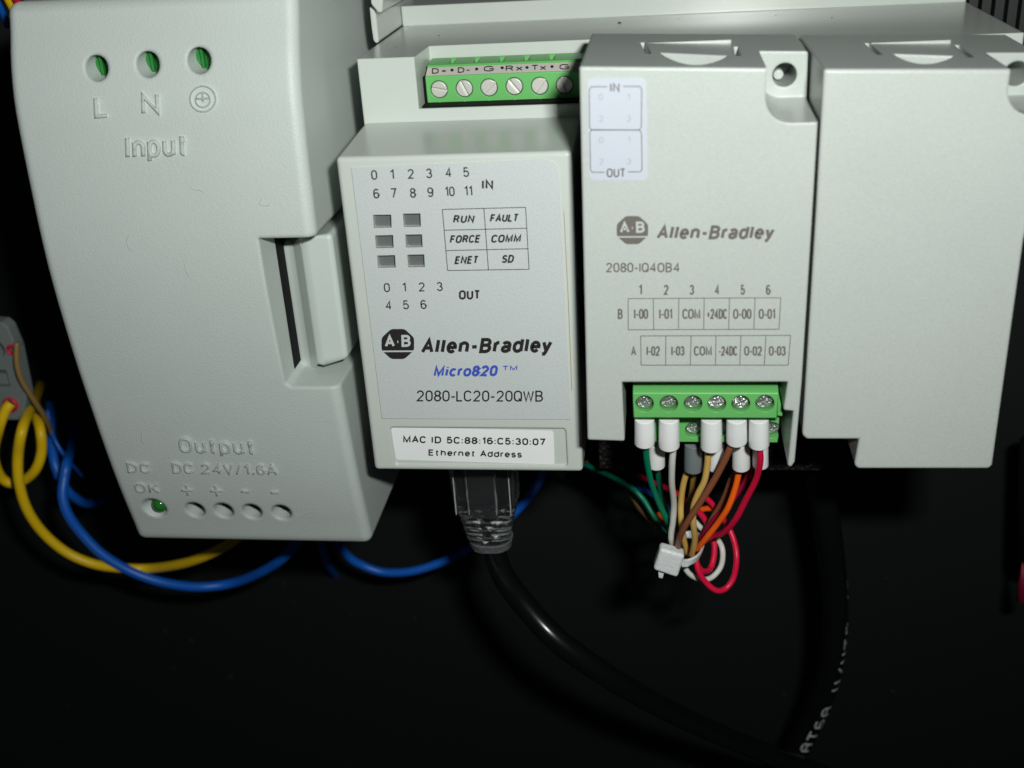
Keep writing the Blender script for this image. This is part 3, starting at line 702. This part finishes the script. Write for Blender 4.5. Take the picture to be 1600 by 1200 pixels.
wire('mustard yellow wire hanging from the third white sleeve of the front row', 'w_yellow', w8([(635, 340, 15.6), (622, 400, 15.7), (618, 480, 15.8), (602, 570, 15.9), (568, 640, 16), (545, 710, 16.1), (545, 800, 16.2), (552, 880, 16.4), (535, 960, 16.7)]), rw, sl(638, 112, 240, 392, 15.45))
wire('brown wire running down left from the fourth white sleeve of the front row', 'w_brown', w8([(770, 330, 15.6), (740, 390, 15.6), (695, 490, 15.7), (640, 590, 15.8), (570, 700, 15.9), (505, 800, 16), (470, 880, 16.2), (468, 960, 16.7)]), rw, sl(770, 108, 240, 362, 15.45))
wire('bright red wire curving down from the rightmost white sleeve of the front row', 'w_red', w8([(886, 330, 15.6), (889, 400, 15.6), (892, 470, 15.7), (872, 560, 15.9), (820, 665, 16.1), (762, 775, 16.3), (700, 840, 16.6), (640, 860, 16.9), (580, 900, 17.1), (520, 960, 17.2)]), rw, sl(886, 106, 240, 380, 15.45))
# rear row
wire('dark green wire from the half-hidden leftmost sleeve of the rear row', 'w_green', w8([(352, 470, 16.6), (365, 560, 16.9), (385, 680, 17.1), (420, 760, 17.2), (455, 850, 17.3), (470, 950, 17.3)]), rw, sl(352, 92, 370, 487, 16.1))
wire('pale yellow wire on the left of the pair leaving the grey sleeve', 'w_yellow', w8([(522, 480, 16.4), (512, 520, 16.4), (492, 590, 16.5), (480, 680, 16.6), (480, 770, 16.6), (492, 860, 16.8), (515, 950, 17)]), rw, sl(545, 100, 370, 505, 16.1), 'sleeve_grey')
wire('ochre wire on the right of the pair leaving the grey sleeve', 'w_ochre', w8([(552, 480, 16.6), (546, 540, 16.7), (535, 640, 16.9), (510, 740, 17), (478, 810, 17.1), (470, 860, 17.2), (500, 950, 17.3)]), rw)
wire('navy blue wire behind the mustard wire, from the third sleeve of the rear row', 'w_navy', w8([(660, 480, 16.6), (640, 520, 16.8), (600, 600, 17), (540, 700, 17.2), (480, 800, 17.3), (470, 940, 17.4)]), rw, sl(662, 86, 370, 500, 16.1))
wire('orange wire hanging from the rear sleeve beside the brown wire', 'w_orange', w8([(785, 470, 16.4), (780, 530, 16.4), (762, 610, 16.4), (725, 710, 16.4), (672, 790, 16.5), (610, 870, 16.6), (560, 930, 16.8)]), rw, sl(793, 92, 370, 497, 16.1))
wire('deep crimson wire from the rightmost sleeve of the rear row', 'w_crimson', w8([(880, 470, 16.6), (850, 510, 16.8), (800, 600, 16.9), (730, 690, 17), (660, 770, 17), (600, 850, 17.1), (560, 930, 17.2)]), rw, sl(894, 82, 370, 487, 16.1))
wire('dull brown wire behind the orange wire', 'w_brown', w8([(770, 480, 16.8), (742, 560, 17), (705, 660, 17.1), (660, 740, 17.2), (610, 830, 17.2), (560, 910, 17.3)]), rw)
wire('bright red wire of the large hanging loop below the tie', 'w_red', w8([(250, 540, 19.6), (350, 585, 18.8), (450, 630, 18.2), (520, 690, 18), (580, 740, 17.8), (620, 800, 17.6), (650, 880, 17.4), (652, 960, 17.2), (630, 1030, 17), (590, 1040, 16.8), (560, 1000, 16.8), (548, 960, 16.9)]), rw)
wire('bright red wire forming the longest loop, lowest of the bundle', 'w_red', w8([(600, 650, 17.9), (650, 700, 17.7), (715, 790, 17.4), (755, 880, 17.2), (770, 970, 17), (755, 1070, 16.9), (715, 1130, 16.8), (665, 1142, 16.7), (610, 1100, 16.7), (572, 1040, 16.7), (555, 960, 16.8)]), rw)
wire('white wire looping to the right under the tie', 'w_white', w8([(500, 735, 17.9), (540, 770, 17.8), (600, 830, 17.6), (660, 865, 17.5), (695, 925, 17.3), (690, 1010, 17.2), (645, 1070, 17.1), (590, 1085, 17.1), (530, 1060, 17), (490, 1010, 17)]), rw*.95)
wire('green wire coming in from the dark on the left of the bundle', 'w_green', w8([(-60, 470, 20.5), (60, 520, 19.8), (150, 565, 19.1), (220, 605, 18.4), (285, 670, 18.2), (340, 760, 18), (385, 830, 17.8), (440, 900, 17.4)]), rw)
wire('tan wire below the green one on the left of the bundle', 'w_tan', w8([(-20, 470, 21), (110, 540, 20), (210, 625, 19), (262, 710, 18.6), (320, 775, 18.4), (380, 840, 18.1), (440, 910, 17.6)]), rw)
wire('navy wire crossing behind the green and white wires', 'w_navy', w8([(-20, 500, 20.8), (100, 545, 20), (210, 590, 19.3), (300, 625, 18.8), (380, 680, 18.5), (420, 740, 18.3), (450, 840, 17.9)]), rw)
wire('orange red wire crossing low behind the white wire', 'w_orange', w8([(360, 740, 18.4), (400, 790, 18.2), (440, 850, 17.8), (480, 900, 17.5)]), rw)
wire('orange wire arching behind the brown wire', 'w_orange', w8([(500, 735, 18), (560, 725, 18), (620, 715, 17.9), (665, 720, 17.8)]), rw)
# cable tie
tie = thing('cable_tie', 'frosted white cable tie with a square head round the thin wires', 'cable tie', P(1045, 880, 16.6))
hq = [F8(p) for p in ((372, 925), (502, 962), (462, 1080), (335, 1038))]
th = part('head', prism_y(px_outline(hq, 16.2), D(16.2), D(16.45)), 'tie', tie); finish(th, [], bevel=.06, seg=4)
part('tail_stub', prism_y(px_outline([F8(p) for p in ((362, 1048), (392, 1056), (384, 1085), (364, 1080))], 16.3), D(16.33), D(16.5)), 'tie', tie)
sp_ = path(w8([(480, 1000, 16.4), (520, 995, 16.35), (565, 970, 16.5), (590, 925, 16.9), (585, 870, 17.4), (520, 850, 17.8), (460, 880, 17.6), (440, 940, 17.1), (450, 985, 16.6)]))
band = []
for i, c in enumerate(sp_):
    t = (sp_[min(i+1, len(sp_)-1)]-sp_[max(0, i-1)]).normalized(); u = Vector((.25, -.1, 1)); u = (u-t*u.dot(t)).normalized(); s = t.cross(u)
    band.append([c+u*.07+s*.02, c+u*.07-s*.02, c-u*.07-s*.02, c-u*.07+s*.02])
me = loft(band); part('strap', me, 'tie', tie)

# ================================================================== network lead
lead = thing('network_cable', 'thick black network cable with a clear plug under the controller, sweeping to the lower right', 'cable', P(770, 850, 18.2))
cp = path([(764, 800, 18.1), (770, 850, 18.2), (786, 898, 17.75), (822, 948, 17.2), (872, 1001, 16.85), (940, 1050, 16.9), (1020, 1097, 17.5), (1110, 1141, 18.5), (1215, 1184, 19.6), (1330, 1226, 20.4), (1450, 1270, 20.8)], 10)
part('cable_jacket', tube_mesh(cp, .225, 28), 'cable', lead)
def rect_ring(c, wx, wy, r, n=5):
    out = []
    for sx, sy, a0 in ((1, 1, 0), (-1, 1, 90), (-1, -1, 180), (1, -1, 270)):
        for k in range(n+1):
            a = math.radians(a0+90*k/n); out.append(Vector((c.x+sx*(wx-r)+r*math.cos(a), c.y+sy*(wy-r)+r*math.sin(a), c.z)))
    return out
pt = P(757, 738, 17.5); pb = P(768, 848, 17.9)
plug_layers = []
def lay(t, wx, wy, r): plug_layers.append(rect_ring(pt.lerp(pb, t), wx, wy, r))
lay(-.5, .585, .4, .05); lay(.42, .56, .4, .06); lay(.425, .54, .38, .1)
for k in range(4):
    t = .45+k*.11; w = .53-k*.037
    lay(t, w, .38, .15); lay(t+.07, w-.02, .375, .17); lay(t+.075, w-.055, .34, .18); lay(t+.105, w-.06, .34, .18)
lay(.895, .38, .36, .3); lay(.895, .29, .29, .28); lay(.5, .28, .28, .27)
me = loft(plug_layers); me.shade_smooth(); me.set_sharp_from_angle(angle=math.radians(30)); part('clear_plug', me, 'clear', lead)
plug_layers = []
lay(.9, .395, .37, .3); lay(.905, .42, .39, .33); lay(1.0, .40, .37, .32); lay(1.0, .29, .285, .28); lay(.9, .29, .285, .28)
me = loft(plug_layers); me.shade_smooth(); me.set_sharp_from_angle(angle=math.radians(30)); part('strain_relief_collar', me, 'clear_rim', lead)
for k in range(5):                       # strain-relief rings round the boot, broken by a gap front and back
    c = pt.lerp(pb, .47+.085*k); w = .515-.033*k
    for a0, a1 in ((15, 80), (100, 165), (195, 258), (282, 345)):
        ring_ = []
        for j in range(9):
            a_ = math.radians(a0+(a1-a0)*j/8); ring_.append(Vector((c.x+w*math.cos(a_), c.y+.37*math.sin(a_), c.z+random.uniform(-.006, .006))))
        part('boot_ring_and_glint', tube_mesh(ring_, .018+.008*(k % 2), 8), 'clear_bright', lead)
for k, (x_, t_) in enumerate(((-.12, .5), (.05, .62), (.16, .74), (-.05, .83), (.22, .55))):
    c = pt.lerp(pb, t_); part('boot_ring_and_glint', tube_mesh([Vector((c.x+x_-.07, c.y-.34, c.z+.02)), Vector((c.x+x_, c.y-.38, c.z-.01)), Vector((c.x+x_+.08, c.y-.35, c.z+.015))], [.012, .03, .014], 8), 'clear_bright', lead)  # short pale blobs: glints on the boot put in as shapes
for x_, w_ in ((-.5, .012), (.5, .012), (-.26, .008), (.24, .008)):
    c = pt; part('painted_edge_glint', box(c.x+x_-w_*.6, c.x+x_+w_*.6, c.y-.43, c.y-.38, pt.lerp(pb, .36).z, c.z+.3), 'clear_bright', lead)  # thin pale rails painting highlights along the shell edges
q0 = pt.lerp(pb, -.4); q1 = pt.lerp(pb, .42)
part('latch_tab', loft([rect_ring(q0+Vector((.0, -.46, 0)), .30, .035, .03, 2), rect_ring(q1+Vector((.0, -.52, 0)), .27, .035, .03, 2)]), 'clear', lead)

# second black cable with dotted print
c2 = thing('printed_cable', 'black cable with white dotted lettering along its side, hanging under the blank module', 'cable', P(1300, 900, 20))
p2 = path([(1270, 690, 20.5), (1282, 760, 20.4), (1295, 830, 20.4), (1303, 900, 20.5), (1305, 970, 20.6), (1298, 1040, 20.7), (1280, 1100, 20.8), (1252, 1160, 20.9), (1222, 1215, 21), (1190, 1270, 21)], 16)
RC = .265
part('cable_jacket', tube_mesh(p2, RC, 28), 'cable', c2)
FONT = {'A': ['01110', '10001', '10001', '11111', '10001', '10001', '10001'], 'T': ['11111', '00100', '00100', '00100', '00100', '00100', '00100'],
        '6': ['01110', '10000', '10000', '11110', '10001', '10001', '01110'], 'U': ['10001', '10001', '10001', '10001', '10001', '10001', '01110'],
        'P': ['11110', '10001', '10001', '11110', '10000', '10000', '10000'], '4': ['00010', '00110', '01010', '10010', '11111', '00010', '00010'],
        '/': ['00001', '00010', '00010', '00100', '01000', '01000', '10000'], ' ': ['00000']*7}
cum = [0]
for a, b in zip(p2, p2[1:]): cum.append(cum[-1]+(b-a).length)
def at_len(s):
    for i in range(len(cum)-1):
        if cum[i+1] >= s:
            t = (s-cum[i])/(cum[i+1]-cum[i]); return p2[i].lerp(p2[i+1], t), (p2[i+1]-p2[i]).normalized()
    return p2[-1], (p2[-1]-p2[-2]).normalized()
best = min(range(len(p2)), key=lambda i: (p2[i]-P(1250, 1182, 20.95)).length)
s_start = cum[best]-.50; dots_v = []; dots_f = []
for ci, ch in enumerate('AT6A U/UTP 4P'):
    for rI, row in enumerate(FONT[ch]):
        for cI, bit in enumerate(row):
            if bit != '1': continue
            s = s_start-(ci*.40+cI*.058)
            c, t = at_len(s); phi = .6+ci*.1+(rI-3)*.125
            nv = (CAM-c); nv = (nv-t*nv.dot(t)).normalized(); bvec = t.cross(nv).normalized()
            if bvec.x < 0: bvec = -bvec
            for (du, dv) in ((-1, -1), (1, -1), (1, 1), (-1, 1)):
                ph = phi+dv*.05; dots_v.append(c+t*du*.024+(nv*math.cos(ph)+bvec*math.sin(ph))*(RC+.004))
            k = len(dots_v); dots_f.append((k-4, k-3, k-2, k-1))
me = bpy.data.meshes.new('d'); me.from_pydata([tuple(v) for v in dots_v], [], dots_f); part('dotted_lettering', me, 'print', c2)['kind'] = 'stuff'

# ================================================================== thick yellow and blue wires
def lone(label, mat, pts_, r, group=None):
    pp = path(pts_); o = link('wire', local(tube_mesh(pp, r, 18), pp[0]), mat); o.location = pp[0]
    o['label'] = label; o['category'] = 'wire'
    if group: o['group'] = group
    return o
G2 = 'thick wires below the power supply'
lone('thick yellow wire sweeping low from the terminal block to behind the power supply', 'y_thick', [(64, 600, 24.2), (57, 618, 23), (48, 637, 21.5), (35, 670, 20.4), (28, 713, 20.3), (30, 755, 20.2), (43, 797, 20.2), (68, 833, 20.3), (104, 863, 20.4), (146, 881, 20.5), (190, 887.5, 20.6), (235, 888, 20.8), (283, 881, 20.4), (322, 868, 20.1), (360, 848, 20.0), (400, 815, 20.3)], .115, G2)
lone('thick yellow wire leaving the red collar and looping back up at the left edge', 'y_thick', [(17, 630, 20.6), (8, 642, 20.5), (-2, 670, 20.4), (-10, 710, 20.6), (0, 743, 20.8), (17, 755, 20.9), (38, 750, 21), (56, 733, 21), (65, 705, 21.1), (63, 672, 21.2), (56, 648, 21.8), (55, 630, 23), (55, 612, 24.2)], .115, G2)
lone('thick blue wire in the longest sag under the power supply', 'b_thick', [(118, 670, 23.2), (112, 700, 22), (105, 722, 21.1), (100, 750, 20.8), (98, 777, 20.6), (107, 805, 20.5), (128, 834, 20.5), (160, 866, 20.5), (205, 893, 20.6), (255, 910, 20.7), (312, 917, 20.8), (367, 910, 21), (415, 890, 20.6), (448, 866, 20.3), (475, 830, 20.5)], .115, G2)
lone('short thick blue wire showing between the yellow loop and the power supply', 'b_thick', [(78, 630, 23.3), (79, 655, 22.6), (80, 690, 22), (87, 730, 21.6), (102, 762, 21.6), (118, 778, 21.8), (138, 787, 22.2), (165, 780, 22.8)], .11, G2)
lone('thin blue wire beside the short thick blue one', 'b_thick', [(74, 640, 22), (79, 668, 21.8), (88, 692, 21.6), (104, 716, 21.6), (130, 745, 22)], .045, G2)
lone('stub of dark blue wire just right of the power supply bottom', 'b_thick', [(500, 840, 22.9), (507, 868, 22.8), (514, 884, 23.2), (522, 896, 24.3), (526, 902, 25)], .1, G2)
lone('thick blue wire sagging behind the clear network plug', 'b_thick', [(520, 835, 22.6), (543, 868, 22.2), (568, 884, 22), (600, 894, 22), (640, 893, 22), (680, 882, 22.1), (720, 864, 22.2), (760, 840, 22.3), (800, 805, 22.4), (828, 774, 22.5), (846, 745, 22.7), (856, 715, 22.9)], .105, G2)
lone('thin tan wire curving beside the terminal block at the left edge', 'w_tan', [(26, 535, 20.9), (26, 565, 20.8), (32, 590, 20.8), (45, 613, 20.9), (60, 636, 21.1), (72, 655, 21.4), (85, 690, 22)], .06, G2)

# ================================================================== terminal block at the left edge
tbk = thing('terminal_block', 'small grey terminal block with red ringed wire entries at the left edge', 'terminal block', P(5, 657, 21))
body = part('housing', prism_y(px_outline([(-60, 500), (2, 504), (12, 512), (26, 545), (41, 620), (38, 640), (31, 657), (-60, 657)], 21), D(21), D(21.35)), 'terminal_grey', tbk)
q = P(17, 632, 21); q2 = P(19, 546, 21); q3 = P(0, 546, 21)
finish(body, [cyl((q.x, q.z), .13, .13, D(20.8), D(21.8)), cyl((q2.x, q2.z), .1, .1, D(20.8), D(21.8)), cyl((q3.x, q3.z), .1, .1, D(20.8), D(21.5), sz=1.6),
              prism_y(px_outline([(-12, 578), (9, 579), (16, 604), (-8, 604)], 21), D(20.8), D(21.2))], bevel=.04, seg=2)
def torus(c, R_, r_, n=32, m=10):
    vs = []; fs = []
    for i in range(n):
        a = 2*math.pi*i/n
        for j in range(m):
            b = 2*math.pi*j/m; vs.append((c[0]+(R_+r_*math.cos(b))*math.cos(a), c[1]+r_*math.sin(b)*2, c[2]+(R_+r_*math.cos(b))*math.sin(a)))
            fs.append((i*m+j, ((i+1) % n)*m+j, ((i+1) % n)*m+(j+1) % m, i*m+(j+1) % m))
    return mesh(vs, fs, True)
part('red_collar', torus((q.x, D(20.98), q.z), .155, .03), 'red_collar', tbk)
part('red_collar', torus((q2.x, D(21.0), q2.z), .1, .03), 'red_collar', tbk)
part('lever', prism_y(px_outline([(-10, 584), (7, 585), (13, 602), (-6, 602)], 21), D(21.02), D(21.3)), 'terminal_grey', tbk)

# ================================================================== end bracket between supply and controller
eb = thing('end_bracket', 'small pale grey bracket with a lever wedged between the power supply and the controller', 'bracket', P(590, 68, 19.5))
F5 = lambda p: (560+p[0]/8.889, p[1]/8.889)
b1 = part('lower_plate', prism_y(px_outline([F5(p) for p in ((148, 100), (235, 118), (285, 560), (275, 600), (235, 605), (205, 560), (180, 400))], 19.3), D(19.3), D(22.4)), 'case', eb); finish(b1, bevel=.025, seg=2)
b2 = part('lever', prism_y(px_outline([F5(p) for p in ((165, -150), (345, -150), (335, 150), (320, 182), (270, 176), (245, 140), (200, 90), (172, 50))], 19.05), D(19.05), D(21.2)), 'case', eb); finish(b2, bevel=.025, seg=2)
# ================================================================== things cut off by the top and right edges
for lab, m, x in (('blue wire at the top left corner of the picture', 'b_thick', -8), ('yellow wire at the top left corner of the picture', 'y_thick', 10), ('red wire at the top left corner of the picture', 'w_red', 24)):
    lone(lab, m, [(x-26, -60, 16.9), (x-10, -22, 17.1), (x+1, -2, 17.3), (x+9, 14, 17.5), (x+20, 40, 17.9)], .055, 'wires above the power supply')
dct = thing('wiring_duct', 'black slotted wiring duct behind the top right corner of the controller', 'duct', P(1580, 30, 23))
for i in range(9):
    x = 1508+i*20.5; a = P(x, 60, 22.6)
    f_ = part('finger', box(a.x, a.x+.16, D(22.6), D(22.9), a.z-1.2, a.z+3), 'black', dct)
    if i: f_.data.materials.clear(); f_.data.materials.append(M['finger'])
    else:
        M['finger'] = plastic('duct_plastic', (.02, .024, .022), .5); f_.data.materials.clear(); f_.data.materials.append(M['finger'])
a = P(1500, 60, 23.1); part('back_wall', box(a.x, a.x+4, D(23.2), D(23.4), a.z-1.4, a.z+3), 'black', dct)
ec = thing('wire_connector', 'dark device edge with a red conical connector at the right edge of the picture', 'connector', P(1600, 937, 21))
a = P(1598, 880, 21.5); b = P(1599, 937, 21.5)
part('red_cone', tube_mesh([a, b, b+(b-a)*.02], [.02, .15, .1], 20), 'cone_red', ec)
part('dark_body', tube_mesh([P(1622, 690, 22), P(1618, 780, 22), P(1614, 880, 22)], .36, 20), 'black', ec)

bpy.context.view_layer.update()
